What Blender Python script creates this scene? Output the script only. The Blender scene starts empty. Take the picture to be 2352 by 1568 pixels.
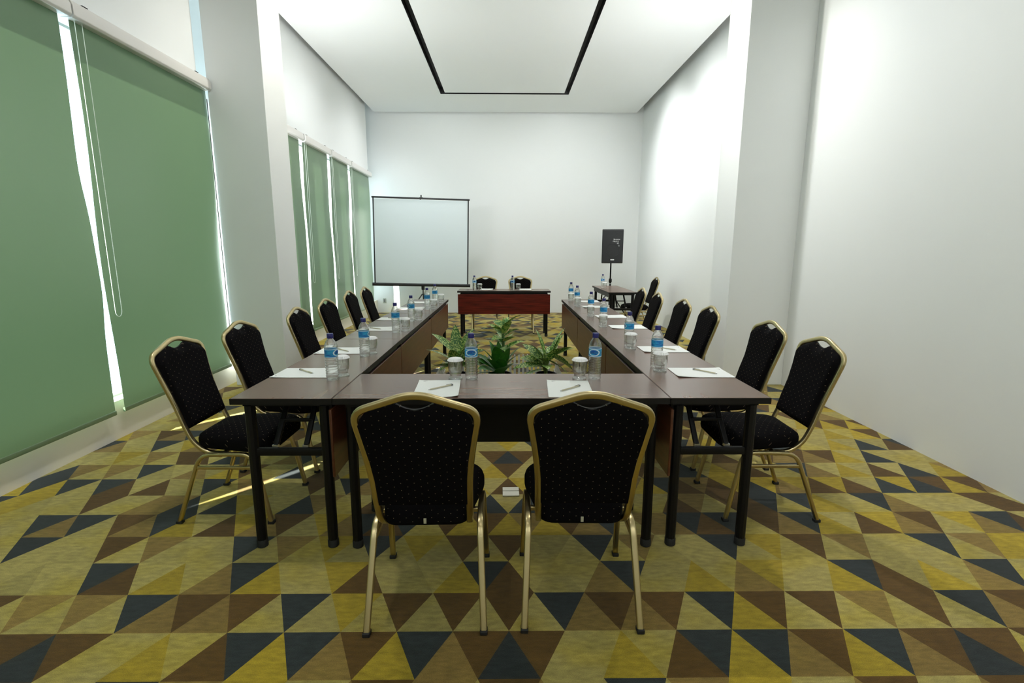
import bpy, math, random
from mathutils import Vector, Matrix
R = math.radians
random.seed(7)
sc = bpy.context.scene
COL = sc.collection

# ------------------------------------------------------------------ camera
cam_d = bpy.data.cameras.new('camera'); cam = bpy.data.objects.new('camera', cam_d); COL.objects.link(cam)
F_PX = 1147.8
cam_d.sensor_width = 36.0; cam_d.lens = 36.0 * F_PX / 2352.0
cam_d.clip_start = .05; cam_d.clip_end = 200
pitch, yaw, roll = .181, .011, .0016
fw = Vector((math.sin(yaw)*math.cos(pitch), math.cos(yaw)*math.cos(pitch), -math.sin(pitch)))
rt0 = Vector((math.cos(yaw), -math.sin(yaw), 0)); up0 = rt0.cross(fw)
rt = math.cos(roll)*rt0 + math.sin(roll)*up0; up = -math.sin(roll)*rt0 + math.cos(roll)*up0
m = Matrix((rt, up, -fw)).transposed().to_4x4(); m.translation = Vector((.0208, -2.1274, 1.3943))
cam.matrix_world = m
sc.camera = cam

# ------------------------------------------------------------------ view, world, sun, lamps
sc.view_settings.view_transform = 'Standard'; sc.view_settings.look = 'None'
sc.view_settings.gamma = 1.0; sc.view_settings.exposure = 0.13; sc.view_settings.use_curve_mapping = False
w = bpy.data.worlds.new('sky'); sc.world = w; w.use_nodes = True
bg = w.node_tree.nodes['Background']; bg.inputs[0].default_value = (.70, .88, 1, 1); bg.inputs[1].default_value = 3.6

def lamp(kind, loc, target, power, color, size=.1, angle=60, blend=1.0):
    d = bpy.data.lights.new('lamp', kind); d.energy = power; d.color = color
    if kind == 'SPOT': d.spot_size = R(angle); d.spot_blend = blend; d.shadow_soft_size = size
    if kind == 'AREA': d.shape = 'DISK'; d.size = size
    if kind == 'POINT': d.shadow_soft_size = size
    o = bpy.data.objects.new('lamp', d); COL.objects.link(o); o.location = loc
    if target is not None:
        o.rotation_euler = (Vector(target)-Vector(loc)).to_track_quat('-Z', 'Y').to_euler()
    return o
sd = bpy.data.lights.new('sun', 'SUN'); sd.energy = 24; sd.angle = R(.55); sd.color = (1, .97, .9)
sun = bpy.data.objects.new('sun', sd); COL.objects.link(sun)
sun.rotation_euler = Vector((.66*.819, .75*.819, -.574)).to_track_quat('-Z', 'Y').to_euler()
WARM = (1, .96, .88); NEU = (.97, .985, 1); COOL = (.86, .96, 1)
# spots in the ceiling track slot on walls and pillars; added fill follows
UPL_FILL = 38
def wash(x, y, tx, ty, tz, p, c=NEU, ang=110, size=.08): lamp('SPOT', (x, y, 4.20), (tx, ty, tz), p, c, size, ang)
wash(1.13, 6.95, 2.92, 7.15, 2.9, 230, NEU, 80)
wash(1.13, 3.22, 2.92, 1.3, .7, 210, NEU, 100, .06)
wash(1.13, 3.1, 2.28, 3.15, 3.2, 80, WARM, 75, .03)
wash(-1.16, 3.1, -2.28, 3.15, 3.2, 90, WARM, 75, .03)
wash(1.13, 5.4, 2.92, 5.6, 2.0, 270)
for y, p in ((7.6, 105), (5.3, 95), (1.6, 60)): wash(-1.16, y, -2.84, y+.2, 1.9, p)
for x, p in ((-1.1, 100), (1.1, 155)): wash(x, 6.2, x*1.1, 9.1, 1.9, p, NEU, 100, .12)
for x in (-1.5, 1.5): wash(x, -2.4, x, -3.58, 3.1, 330, NEU, 120, .1)  # unseen fill added behind the camera, bounced off the front wall
wash(0, 7.74, 0, 6.2, .5, 110, WARM)
wash(1.13, 4.4, .4, 4.6, 0, 30, WARM)
wash(0, -1.6, 0, 1.6, 0, 15, WARM, 140, .15)  # added fill over the near floor, outside the slot
wash(-1.16, .4, -2.1, .3, 0, 120, NEU, 85, .15)  # added fill standing in for window light on the left floor
wash(1.13, 1.2, 1.6, .6, 0, 50, WARM, 120, .1)  # added fill over the near right floor
wash(.2, -1.0, 2.92, 1.0, 1.6, 170, NEU, 95, .15)  # added unseen fill brightening the near right wall
wash(-.2, -.8, 2.4, 2.95, 1.8, 60, NEU, 50, .15)  # added unseen fill on the right pillar's near face
wash(-.4, -.6, -2.4, 2.95, 1.4, 30, NEU, 50, .15)  # added unseen fill on the left pillar's near face
# uplighters added to brighten the ceiling, on the pillars' unseen far faces
for sx, z in ((-1, 2.52), (1, 2.52)):
    lamp('AREA', (sx*2.53, 3.62, z), (sx*.6, 6.6, 4.4), UPL_FILL*(1 if sx < 0 else .85), NEU, .26)

# ------------------------------------------------------------------ mesh helpers
class MB:
    def __init__(s): s.v = []; s.f = []; s.uv = None
    def add(s, vs, fs):
        n = len(s.v); s.v += [tuple(v) for v in vs]; s.f += [tuple(i+n for i in f) for f in fs]; return s
    def box(s, x0, x1, y0, y1, z0, z1):
        return s.add([(x0,y0,z0),(x1,y0,z0),(x1,y1,z0),(x0,y1,z0),(x0,y0,z1),(x1,y0,z1),(x1,y1,z1),(x0,y1,z1)],
                     [(0,3,2,1),(4,5,6,7),(0,1,5,4),(1,2,6,5),(2,3,7,6),(3,0,4,7)])
    def tube(s, path, prof, cyclic=False, up=(0,0,1), cap=True):
        """prof: radius or list of (a,b) points; a along the side vector, b along the other"""
        P = [Vector(p) for p in path]
        if not isinstance(prof, (list, tuple)):
            r = prof; prof = [(r*math.cos(2*math.pi*i/10), r*math.sin(2*math.pi*i/10)) for i in range(10)]
        n = len(P); k = len(prof); vs = []; prev = None
        for i in range(n):
            a = P[i-1] if (i > 0 or cyclic) else P[i]; b = P[(i+1) % n] if (i < n-1 or cyclic) else P[i]
            t = (b-a).normalized()
            if prev is None:
                u = Vector(up)
                if abs(u.dot(t)) > .95: u = Vector((0,1,0)) if abs(t.y) < .9 else Vector((1,0,0))
                side = t.cross(u).normalized()
            else:
                side = (prev - t*prev.dot(t)).normalized()
            prev = side; o2 = side.cross(t).normalized()
            for (pa, pb) in prof: vs.append(P[i] + side*pa + o2*pb)
        fs = []
        for i in range(n if cyclic else n-1):
            j = (i+1) % n
            for q in range(k):
                r2 = (q+1) % k; fs.append((i*k+q, i*k+r2, j*k+r2, j*k+q))
        if cap and not cyclic:
            fs.append(tuple(range(k))[::-1]); fs.append(tuple((n-1)*k+q for q in range(k)))
        return s.add(vs, fs)
    def lathe(s, prof, seg=24, c=(0,0,0), mod=None, cap0=True, cap1=True):
        vs = []; n = len(prof)
        for (r, z) in prof:
            for i in range(seg):
                a = 2*math.pi*i/seg; rr = r*(mod(a, z) if mod else 1)
                vs.append((c[0]+rr*math.cos(a), c[1]+rr*math.sin(a), c[2]+z))
        fs = [(i*seg+q, i*seg+(q+1)%seg, (i+1)*seg+(q+1)%seg, (i+1)*seg+q) for i in range(n-1) for q in range(seg)]
        if cap0: fs.append(tuple(range(seg))[::-1])
        if cap1: fs.append(tuple((n-1)*seg+q for q in range(seg)))
        return s.add(vs, fs)
    def prism(s, pts, fn, d0, d1):
        """polygon pts (a,b) pushed from depth d0 to d1; fn(a,b,d)->xyz"""
        n = len(pts); vs = [fn(a,b,d0) for a,b in pts]+[fn(a,b,d1) for a,b in pts]
        return s.add(vs, [tuple(range(n))[::-1], tuple(range(n,2*n))]+[(i,(i+1)%n,n+(i+1)%n,n+i) for i in range(n)])
    def build(s, name, mat, parent=None, smooth=35, bevel=0, seg=2, flip=False):
        me = bpy.data.meshes.new(name); me.from_pydata(s.v, [], s.f); me.update()
        if smooth:
            for p in me.polygons: p.use_smooth = True
            me.set_sharp_from_angle(angle=R(smooth))
        me.materials.append(mat)
        o = bpy.data.objects.new(name, me); COL.objects.link(o)
        if parent is not None: o.parent = parent
        if bevel:
            b = o.modifiers.new('bevel', 'BEVEL'); b.width = bevel; b.segments = seg; b.limit_method = 'ANGLE'; b.angle_limit = R(40)
        return o

def fillet(pts, r, n=6):
    P = [Vector(p) for p in pts]; out = [P[0]]
    for i in range(1, len(P)-1):
        a, b, c = P[i-1], P[i], P[i+1]; rr = r[i-1] if isinstance(r, (list, tuple)) else r
        d1 = (a-b); d2 = (c-b); l = min(rr, d1.length*.48, d2.length*.48)
        s = b+d1.normalized()*l; e = b+d2.normalized()*l
        for k in range(n+1):
            t = k/n; out.append(s*(1-t)**2 + b*2*t*(1-t) + e*t*t)
    out.append(P[-1]); return out
def rprof(w, h, r, n=3):
    out = []
    for cx, cy, a0 in ((w/2-r, h/2-r, 0), (-w/2+r, h/2-r, 90), (-w/2+r, -h/2+r, 180), (w/2-r, -h/2+r, 270)):
        for k in range(n+1):
            a = R(a0+90*k/n); out.append((cx+r*math.cos(a), cy+r*math.sin(a)))
    return out
def tag(o, label=None, cat=None, group=None, kind=None):
    if label: o['label'] = label
    if cat: o['category'] = cat
    if group: o['group'] = group
    if kind: o['kind'] = kind
    return o
def thing(name, label=None, cat=None, loc=(0,0,0), rz=0, group=None):
    o = bpy.data.objects.new(name, None); COL.objects.link(o); o.location = loc; o.rotation_euler = (0,0,rz)
    o.empty_display_size = .1
    return tag(o, label, cat, group)
def dup(o, parent=None):
    c = o.copy(); COL.objects.link(c)
    if parent is not None: c.parent = parent
    for ch in list(o.children): dup(ch, c)
    return c
def place(proto, used, loc, rz, label, group=None):
    o = dup(proto) if used[0] else proto
    used[0] = True
    o.location = loc; o.rotation_euler = (0,0,rz); o['label'] = label
    if group: o['group'] = group
    return o

# ------------------------------------------------------------------ materials
def mat(name, col=(.8,.8,.8), rough=.5, metal=0, spec=.5, **kw):
    mt = bpy.data.materials.new(name); mt.use_nodes = True
    b = mt.node_tree.nodes['Principled BSDF']
    b.inputs['Base Color'].default_value = (*col, 1); b.inputs['Roughness'].default_value = rough
    b.inputs['Metallic'].default_value = metal; b.inputs['Specular IOR Level'].default_value = spec
    for k, v in kw.items(): b.inputs[k.replace('_', ' ')].default_value = v
    return mt
def N(mt, t): return mt.node_tree.nodes.new(t)
def L(mt, a, b): mt.node_tree.links.new(a, b)
def bsdf(mt): return mt.node_tree.nodes['Principled BSDF']
def noise_bump(mt, scale, strength, dist=.002, coord='Object'):
    tc = N(mt, 'ShaderNodeTexCoord'); n = N(mt, 'ShaderNodeTexNoise'); n.inputs['Scale'].default_value = scale
    n.inputs['Detail'].default_value = 4
    b = N(mt, 'ShaderNodeBump'); b.inputs['Strength'].default_value = strength; b.inputs['Distance'].default_value = dist
    L(mt, tc.outputs[coord], n.inputs['Vector']); L(mt, n.outputs['Fac'], b.inputs['Height']); L(mt, b.outputs[0], bsdf(mt).inputs['Normal'])
def noise_color(mt, c1, c2, scale, stretch=(1,1,1), lo=.35, hi=.65, detail=4):
    tc = N(mt, 'ShaderNodeTexCoord'); mp = N(mt, 'ShaderNodeMapping'); mp.inputs['Scale'].default_value = stretch
    n = N(mt, 'ShaderNodeTexNoise'); n.inputs['Scale'].default_value = scale; n.inputs['Detail'].default_value = detail
    r = N(mt, 'ShaderNodeValToRGB'); r.color_ramp.elements[0].position = lo; r.color_ramp.elements[1].position = hi
    r.color_ramp.elements[0].color = (*c1, 1); r.color_ramp.elements[1].color = (*c2, 1)
    L(mt, tc.outputs['Object'], mp.inputs[0]); L(mt, mp.outputs[0], n.inputs['Vector']); L(mt, n.outputs['Fac'], r.inputs[0])
    L(mt, r.outputs[0], bsdf(mt).inputs['Base Color']); return r

M = {}
M['wall'] = mat('white_paint', (.82,.84,.825), .6, spec=.3); noise_bump(M['wall'], 60, .05)
M['ceil'] = mat('ceiling_paint', (.90,.92,.91), .6, spec=.25)
M['sill'] = mat('sill_paint', (.86,.82,.73), .5); noise_bump(M['sill'], 30, .05)
M['slot'] = mat('black_recess', (.008,.008,.008), .6)
M['alu'] = mat('white_aluminium', (.72,.73,.72), .3, spec=.6)
M['cassette'] = mat('cassette_white', (.70,.68,.64), .28, spec=.6)
M['chain'] = mat('bead_plastic', (.8,.86,.78), .3)
M['gold'] = mat('champagne_metal', (.56,.46,.25), .30, 1.0); noise_bump(M['gold'], 250, .04)
M['blackmetal'] = mat('black_metal', (.005,.0045,.0045), .45, spec=.22)
M['rubber'] = mat('rubber', (.01,.01,.01), .7)
M['edge'] = mat('black_edge', (.008,.007,.006), .5, spec=.25)
M['steel'] = mat('zinc', (.55,.55,.55), .3, 1)
M['top'] = mat('laminate_top', (.06,.035,.025), .27, spec=.65)
noise_color(M['top'], (.120,.064,.042), (.165,.088,.057), 1.6, (1,14,1), .3, .7)
M['topx'] = mat('laminate_top_crosswise', (.06,.035,.025), .27, spec=.65)
noise_color(M['topx'], (.120,.064,.042), (.165,.088,.057), 1.6, (14,1,1), .3, .7)
M['panel'] = mat('laminate_panel', (.12,.05,.02), .35)
noise_color(M['panel'], (.070,.020,.008), (.125,.040,.016), 3, (1,6,12), .3, .7)
M['red'] = mat('mahogany_panel', (.12,.02,.01), .35, spec=.25)
noise_color(M['red'], (.050,.005,.0025), (.17,.018,.008), 3, (1,6,14), .3, .72)
M['paper'] = mat('paper', (.84,.86,.84), .7)
M['print'] = mat('grey_print', (.2,.2,.2), .7)
M['pen'] = mat('pen_body', (.50,.46,.32), .35)
M['capw'] = mat('paper_cap', (.88,.88,.88), .7); noise_bump(M['capw'], 90, .3)
M['bluecap'] = mat('blue_cap', (.02,.02,.16), .35)
M['pot'] = mat('black_pot', (.01,.01,.01), .5)
M['soil'] = mat('soil', (.03,.02,.012), .9)
M['fence'] = mat('white_plastic', (.75,.74,.70), .35)
M['stem'] = mat('stem', (.10,.16,.03), .5)
M['stemw'] = mat('cane', (.05,.11,.03), .5)
M['screenfab'] = mat('screen_fabric', (.72,.80,.82), .8)
M['blackplastic'] = mat('black_plastic', (.012,.013,.014), .45); noise_bump(M['blackplastic'], 300, .2)
M['grille'] = mat('speaker_grille', (.010,.011,.012), .6); noise_bump(M['grille'], 500, .5)
M['white'] = mat('white_print', (.75,.75,.75), .5)
M['outlet'] = mat('outlet_plate', (.42,.45,.38), .5)
M['tag'] = mat('seat_tag', (.45,.42,.30), .7)
M['floorbox'] = mat('floor_box', (.62,.60,.50), .45)

def glassy(name, tint, gl=.12, refr=.25, ior=1.33, base=.04):
    mt = bpy.data.materials.new(name); mt.use_nodes = True; nt = mt.node_tree; nt.nodes.clear()
    out = nt.nodes.new('ShaderNodeOutputMaterial'); tr = nt.nodes.new('ShaderNodeBsdfTransparent'); tr.inputs[0].default_value = (*tint, 1)
    g = nt.nodes.new('ShaderNodeBsdfGlossy'); g.inputs['Roughness'].default_value = .03
    rf = nt.nodes.new('ShaderNodeBsdfRefraction'); rf.inputs['IOR'].default_value = ior; rf.inputs['Roughness'].default_value = .02
    rf.inputs[0].default_value = (*tint, 1)
    m1 = nt.nodes.new('ShaderNodeMixShader'); m1.inputs[0].default_value = refr
    nt.links.new(tr.outputs[0], m1.inputs[1]); nt.links.new(rf.outputs[0], m1.inputs[2])
    lw = nt.nodes.new('ShaderNodeLayerWeight'); lw.inputs['Blend'].default_value = .5
    pw = nt.nodes.new('ShaderNodeMath'); pw.operation = 'POWER'; pw.inputs[1].default_value = 2.2; nt.links.new(lw.outputs['Facing'], pw.inputs[0])
    ma = nt.nodes.new('ShaderNodeMath'); ma.operation = 'MULTIPLY_ADD'; ma.inputs[1].default_value = gl; ma.inputs[2].default_value = base; nt.links.new(pw.outputs[0], ma.inputs[0])
    m2 = nt.nodes.new('ShaderNodeMixShader'); nt.links.new(ma.outputs[0], m2.inputs[0])
    nt.links.new(m1.outputs[0], m2.inputs[1]); nt.links.new(g.outputs[0], m2.inputs[2])
    nt.links.new(m2.outputs[0], out.inputs[0]); return mt
M['pet'] = glassy('clear_bottle_plastic', (.98,.995,.99), .8, .55, 1.22, .10)
M['glass'] = glassy('drinking_glass', (.985,.995,.99), .7, .28, 1.2, .09)
M['pane'] = glassy('window_glass', (.95,.98,.975), .10, 0)

def blind_mat():
    mt = bpy.data.materials.new('green_blind_fabric'); mt.use_nodes = True; nt = mt.node_tree; nt.nodes.clear()
    out = nt.nodes.new('ShaderNodeOutputMaterial')
    d = nt.nodes.new('ShaderNodeBsdfPrincipled'); d.inputs['Base Color'].default_value = (.092,.145,.072,1); d.inputs['Roughness'].default_value = .30
    d.inputs['Specular IOR Level'].default_value = .55
    t = nt.nodes.new('ShaderNodeBsdfTranslucent'); t.inputs[0].default_value = (.26,.42,.22,1)
    m = nt.nodes.new('ShaderNodeMixShader'); m.inputs[0].default_value = .048
    nt.links.new(d.outputs[0], m.inputs[1]); nt.links.new(t.outputs[0], m.inputs[2]); nt.links.new(m.outputs[0], out.inputs[0])
    return mt
M['blind'] = blind_mat()
M['hem'] = mat('hem_bar_green', (.17,.25,.14), .35)
def frosted_mat():
    mt = bpy.data.materials.new('frosted_panel'); mt.use_nodes = True; nt = mt.node_tree; nt.nodes.clear()
    out = nt.nodes.new('ShaderNodeOutputMaterial'); d = nt.nodes.new('ShaderNodeBsdfDiffuse'); d.inputs[0].default_value = (.75,.8,.82,1)
    t = nt.nodes.new('ShaderNodeBsdfTranslucent'); t.inputs[0].default_value = (.62,.66,.66,1)
    m = nt.nodes.new('ShaderNodeMixShader'); m.inputs[0].default_value = .30
    nt.links.new(d.outputs[0], m.inputs[1]); nt.links.new(t.outputs[0], m.inputs[2]); nt.links.new(m.outputs[0], out.inputs[0]); return mt
M['frosted'] = frosted_mat()

def fabric_mat():
    mt = mat('black_dotted_fabric', (.006,.006,.008), .9, spec=.06)
    uv = N(mt, 'ShaderNodeUVMap'); sep = N(mt, 'ShaderNodeSeparateXYZ'); L(mt, uv.outputs[0], sep.inputs[0])
    def math_(op, a, b=None):
        n = N(mt, 'ShaderNodeMath'); n.operation = op
        for i, v in enumerate((a, b)):
            if v is None: continue
            if isinstance(v, (int, float)): n.inputs[i].default_value = v
            else: L(mt, v, n.inputs[i])
        return n.outputs[0]
    PX, PY = .047, .032
    def dots(ox, oy):
        fx = math_('SUBTRACT', math_('FRACT', math_('ADD', math_('DIVIDE', sep.outputs[0], PX), 50+ox)), .5)
        fy = math_('SUBTRACT', math_('FRACT', math_('ADD', math_('DIVIDE', sep.outputs[1], PY), 50+oy)), .5)
        dx = math_('MULTIPLY', fx, PX); dy = math_('MULTIPLY', fy, PY)
        return math_('SQRT', math_('ADD', math_('MULTIPLY', dx, dx), math_('MULTIPLY', dy, dy)))
    d = math_('MINIMUM', dots(0,0), dots(.5,.5))
    lt = math_('LESS_THAN', d, .0016)
    mx = N(mt, 'ShaderNodeMix'); mx.data_type = 'RGBA'; L(mt, lt, mx.inputs[0])
    mx.inputs[6].default_value = (.0040,.0036,.0040,1); mx.inputs[7].default_value = (.17,.13,.085,1)
    L(mt, mx.outputs[2], bsdf(mt).inputs['Base Color'])
    return mt
M['fabric'] = fabric_mat()

def label_mat():
    mt = mat('bottle_label', (.02,.25,.6), .35)
    uv = N(mt, 'ShaderNodeUVMap'); g = N(mt, 'ShaderNodeVectorMath'); g.operation = 'SUBTRACT'; g.inputs[1].default_value = (.5,.52,0)
    L(mt, uv.outputs[0], g.inputs[0])
    s = N(mt, 'ShaderNodeVectorMath'); s.operation = 'MULTIPLY'; s.inputs[1].default_value = (6.4, 2.5, 0); L(mt, g.outputs[0], s.inputs[0])
    ln = N(mt, 'ShaderNodeVectorMath'); ln.operation = 'LENGTH'; L(mt, s.outputs[0], ln.inputs[0])
    nz = N(mt, 'ShaderNodeTexNoise'); nz.inputs['Scale'].default_value = 5; L(mt, uv.outputs[0], nz.inputs['Vector'])
    base = N(mt, 'ShaderNodeValToRGB'); e = base.color_ramp.elements; e[0].position = .35; e[0].color = (.005,.10,.42,1); e[1].position = .62; e[1].color = (.03,.38,.66,1)
    L(mt, nz.outputs['Fac'], base.inputs[0])
    ring = N(mt, 'ShaderNodeValToRGB'); el = ring.color_ramp.elements
    el[0].position = 0; el[0].color = (0,0,0,1); el[1].position = .74; el[1].color = (0,0,0,1)
    for p, c in ((.80, 1), (.98, 1), (1.0, 0)):
        q = el.new(min(p,1)); q.color = (c,c,c,1)
    L(mt, ln.outputs['Value'], ring.inputs[0])
    mx = N(mt, 'ShaderNodeMix'); mx.data_type = 'RGBA'; L(mt, ring.outputs[0], mx.inputs[0]); L(mt, base.outputs[0], mx.inputs[6]); mx.inputs[7].default_value = (.68,.84,.90,1)
    sp = N(mt, 'ShaderNodeSeparateXYZ'); L(mt, uv.outputs[0], sp.inputs[0])
    st = N(mt, 'ShaderNodeValToRGB'); q = st.color_ramp.elements; q[0].position = .06; q[0].color = (1,1,1,1); q[1].position = .10; q[1].color = (0,0,0,1)
    a = q.new(.90); a.color = (0,0,0,1); b_ = q.new(.94); b_.color = (1,1,1,1); L(mt, sp.outputs[1], st.inputs[0])
    m2 = N(mt, 'ShaderNodeMix'); m2.data_type = 'RGBA'; L(mt, st.outputs[0], m2.inputs[0]); L(mt, mx.outputs[2], m2.inputs[6]); m2.inputs[7].default_value = (.55,.74,.88,1)
    L(mt, m2.outputs[2], bsdf(mt).inputs['Base Color']); return mt
M['label'] = label_mat()

def leaf_mat(name, c1, c2, lo=.42, hi=.56, scale=60):
    mt = mat(name, c1, .4, spec=.5); noise_color(mt, c1, c2, scale, (1,1,1), lo, hi, 2)
    bsdf(mt).inputs['Subsurface Weight'].default_value = 0.0
    return mt
M['leafvar'] = leaf_mat('variegated_leaf', (.030,.14,.015), (.42,.55,.15), .48, .58, 75)
M['leafdark'] = leaf_mat('dark_leaf', (.018,.13,.012), (.07,.26,.03), .3, .7, 20)
M['leafmix'] = leaf_mat('yellow_green_leaf', (.05,.20,.03), (.42,.55,.14), .42, .58, 40)

# ------------------------------------------------------------------ carpet
def carpet():
    mt = bpy.data.materials.new('triangle_carpet'); mt.use_nodes = True
    b = bsdf(mt); b.inputs['Roughness'].default_value = .95; b.inputs['Specular IOR Level'].default_value = .1
    b.inputs['Sheen Weight'].default_value = .15
    at = N(mt, 'ShaderNodeAttribute'); at.attribute_name = 'pile'
    tc = N(mt, 'ShaderNodeTexCoord')
    def nz(scale, det, st=(1,1,1)):
        mp = N(mt, 'ShaderNodeMapping'); mp.inputs['Scale'].default_value = st; L(mt, tc.outputs['Object'], mp.inputs[0])
        n = N(mt, 'ShaderNodeTexNoise'); n.inputs['Scale'].default_value = scale; n.inputs['Detail'].default_value = det; L(mt, mp.outputs[0], n.inputs['Vector']); return n
    # woven yellow blush patches
    n1 = nz(2.6, 2, (1,1.6,1)); r1 = N(mt, 'ShaderNodeValToRGB'); r1.color_ramp.elements[0].position = .46; r1.color_ramp.elements[1].position = .64
    r1.color_ramp.elements[0].color = (0,0,0,1); r1.color_ramp.elements[1].color = (.75,.75,.75,1); L(mt, n1.outputs['Fac'], r1.inputs[0])
    mul = N(mt, 'ShaderNodeMath'); mul.operation = 'MULTIPLY'; L(mt, r1.outputs[0], mul.inputs[0]); L(mt, at.outputs['Alpha'], mul.inputs[1])
    mx = N(mt, 'ShaderNodeMix'); mx.data_type = 'RGBA'; L(mt, mul.outputs[0], mx.inputs[0]); L(mt, at.outputs['Color'], mx.inputs[6]); mx.inputs[7].default_value = (.43,.33,.035,1)
    n2 = nz(60, 5, (.35,1,1)); r2 = N(mt, 'ShaderNodeMapRange'); r2.inputs[1].default_value = .3; r2.inputs[2].default_value = .7; r2.inputs[3].default_value = .78; r2.inputs[4].default_value = 1.2
    L(mt, n2.outputs['Fac'], r2.inputs[0])
    n3 = nz(420, 2); r3 = N(mt, 'ShaderNodeMapRange'); r3.inputs[1].default_value = .3; r3.inputs[2].default_value = .7; r3.inputs[3].default_value = .72; r3.inputs[4].default_value = 1.25
    L(mt, n3.outputs['Fac'], r3.inputs[0])
    mm = N(mt, 'ShaderNodeMath'); mm.operation = 'MULTIPLY'; L(mt, r2.outputs[0], mm.inputs[0]); L(mt, r3.outputs[0], mm.inputs[1])
    vm = N(mt, 'ShaderNodeVectorMath'); vm.operation = 'SCALE'; L(mt, mx.outputs[2], vm.inputs[0]); L(mt, mm.outputs[0], vm.inputs['Scale'])
    L(mt, vm.outputs[0], b.inputs['Base Color'])
    bp = N(mt, 'ShaderNodeBump'); bp.inputs['Strength'].default_value = .5; bp.inputs['Distance'].default_value = .004
    L(mt, n3.outputs['Fac'], bp.inputs['Height']); L(mt, bp.outputs[0], b.inputs['Normal'])
    PAL = {'N': (.028,.035,.035,0), 'B': (.108,.058,.011,0), 'T': (.25,.165,.042,.15), 'P': (.395,.325,.100,.8), 'Y': (.40,.288,.022,.2)}
    # rows of triangles, near to far; each string starts at its first triangle index
    rows = {-3: (-3, 'NPTPYPPTBTTPBTPPNPTYYPPTBPPTBTB'),
            -2: (-8, 'BNBPPYPBNYNTBYNTBNBPPYPBNYNTBYNTBNBPB'),
            -1: (-12, 'PBPTPTPNTBTBPNPYPBPBPBPNTBTBPNYBPBPTPBPNTBB'),
            0: (-13, 'PPPPPNBPYPTNYPPYBPPPYNBPPPTNPPYPTYPPYNBPYPTNPP'),
            1: (-15, 'PPNPPPBPTPPPNPTPYPNPYPBPBPPPNPTPPPNPYPBPTPPPNPTYYP'),
            2: (-17, 'PPPNTNPBTNYPBYTBPYTNBNPBYBYTYBTNPTTNBNPBTNYPBYTBPYTNBP'),
            3: (-19, 'NYYPPPBPPTTNPNYPPNTPPBNPPNPNPTNPPPPPPBTPBBNPNYPPNTPPPPBBP'),
            4: (-19, 'YNYNPNBPBPPNPTPPPBPNTNPYBYYPBYPYBTNTYNBTBYNYTYBYBPNYNBYBTP'),
            5: (-22, 'BPYPNTPTPNPPTPYBPPNPBPYTPNPPYPBPPTNPPYPBTPNPYTBPPNTPYPBPNPYTB')}
    a, h, y00 = .2085, .2115, -.280
    rnd = random.Random(11)
    ce = {(6,8):'B',(6,9):'N',(6,10):'B',(6,7):'P',(6,11):'P',(5,9):'B',(5,8):'Y',(5,10):'P',(5,7):'P',(5,11):'P',(4,9):'B',(4,8):'P',(4,10):'Y',
          (4,7):'Y',(4,11):'P',(3,9):'P',(3,8):'N',(3,10):'N',(7,9):'Y',(7,8):'P',(7,10):'P',(7,11):'N',(7,7):'P',(8,9):'B',(8,8):'N',(8,10):'Y',(8,11):'Y'}
    mb = MB(); cols = []
    XL, XR, YB = -3.0, 2.98, 9.14
    for j in range(-16, 45):
        ya, yb = y00+h*j, y00+h*(j+1)
        if ya >= YB: continue
        for mi in range(-21, 39):
            x = -.909+a/2*mi; near = ((mi+j) % 2 == 1)
            if near: tri = [(x-a/2, ya), (x+a/2, ya), (x, yb)]
            else: tri = [(x, ya), (x+a/2, yb), (x-a/2, yb)]
            # clip the outline to the room
            poly = tri
            for ax, lim, sg in ((0, XL, 1), (0, XR, -1), (1, YB, -1)):
                out = []
                for i in range(len(poly)):
                    p, q = poly[i], poly[(i+1) % len(poly)]
                    ip, iq = (p[ax]-lim)*sg >= 0, (q[ax]-lim)*sg >= 0
                    if ip: out.append(p)
                    if ip != iq:
                        t = (lim-p[ax])/(q[ax]-p[ax]); out.append((p[0]+(q[0]-p[0])*t, p[1]+(q[1]-p[1])*t))
                poly = out
                if not poly: break
            if len(poly) < 3: continue
            c = None
            if (j, mi) in ce: c = ce[(j, mi)]
            elif j in rows:
                k = mi-rows[j][0]
                if 0 <= k < len(rows[j][1]): c = rows[j][1][k]
            if c is None:
                c = rnd.choice('PPPPPYYTTBN') if near else rnd.choice('PPPTTYBBNBNP')
            jit = rnd.uniform(.88, 1.12); C = PAL[c]
            mb.add([(p[0], p[1], 0) for p in poly], [tuple(range(len(poly)))])
            cols.append((C[0]*jit, C[1]*jit, C[2]*jit, C[3]))
    o = mb.build('floor', mt, smooth=0)
    atr = o.data.attributes.new('pile', 'FLOAT_COLOR', 'FACE')
    for i, c in enumerate(cols): atr.data[i].color = c
    tag(o, kind='structure')
carpet()

# ------------------------------------------------------------------ room shell
def struct(name, mb, m, parent=None, **k):
    o = mb.build(name, m, parent, smooth=k.pop('smooth', 0), **k)
    if parent is None: tag(o, kind='structure')
    return o
YF, YB = -3.6, 9.12; ZC = 4.235; ZT = 4.55
struct('wall_back', MB().box(-3.2, 3.2, YB, YB+.15, -.02, ZT), M['wall'])
struct('wall_front', MB().box(-3.2, 3.2, YF-.15, YF, -.02, ZT), M['wall'])
struct('wall_right', MB().box(2.92, 3.1, YF, YB, -.02, ZT), M['wall'])
wl = MB().box(-3.08, -2.88, YF, YB, -.02, .285)            # low wall under the windows
struct('wall_left', wl, M['sill'])
struct('trim_6', MB().box(-3.04, -3.0, YF, YB, 2.93, ZT), M['frosted'])      # frosted panels added behind the pelmet so daylight glows through
pel = MB().box(-2.95, -2.85, YF, 2.90, 2.88, ZT)
pel.box(-2.95, -2.85, 3.47, 8.72, 2.88, ZT)
struct('trim_1', pel, M['wall'])
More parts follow.
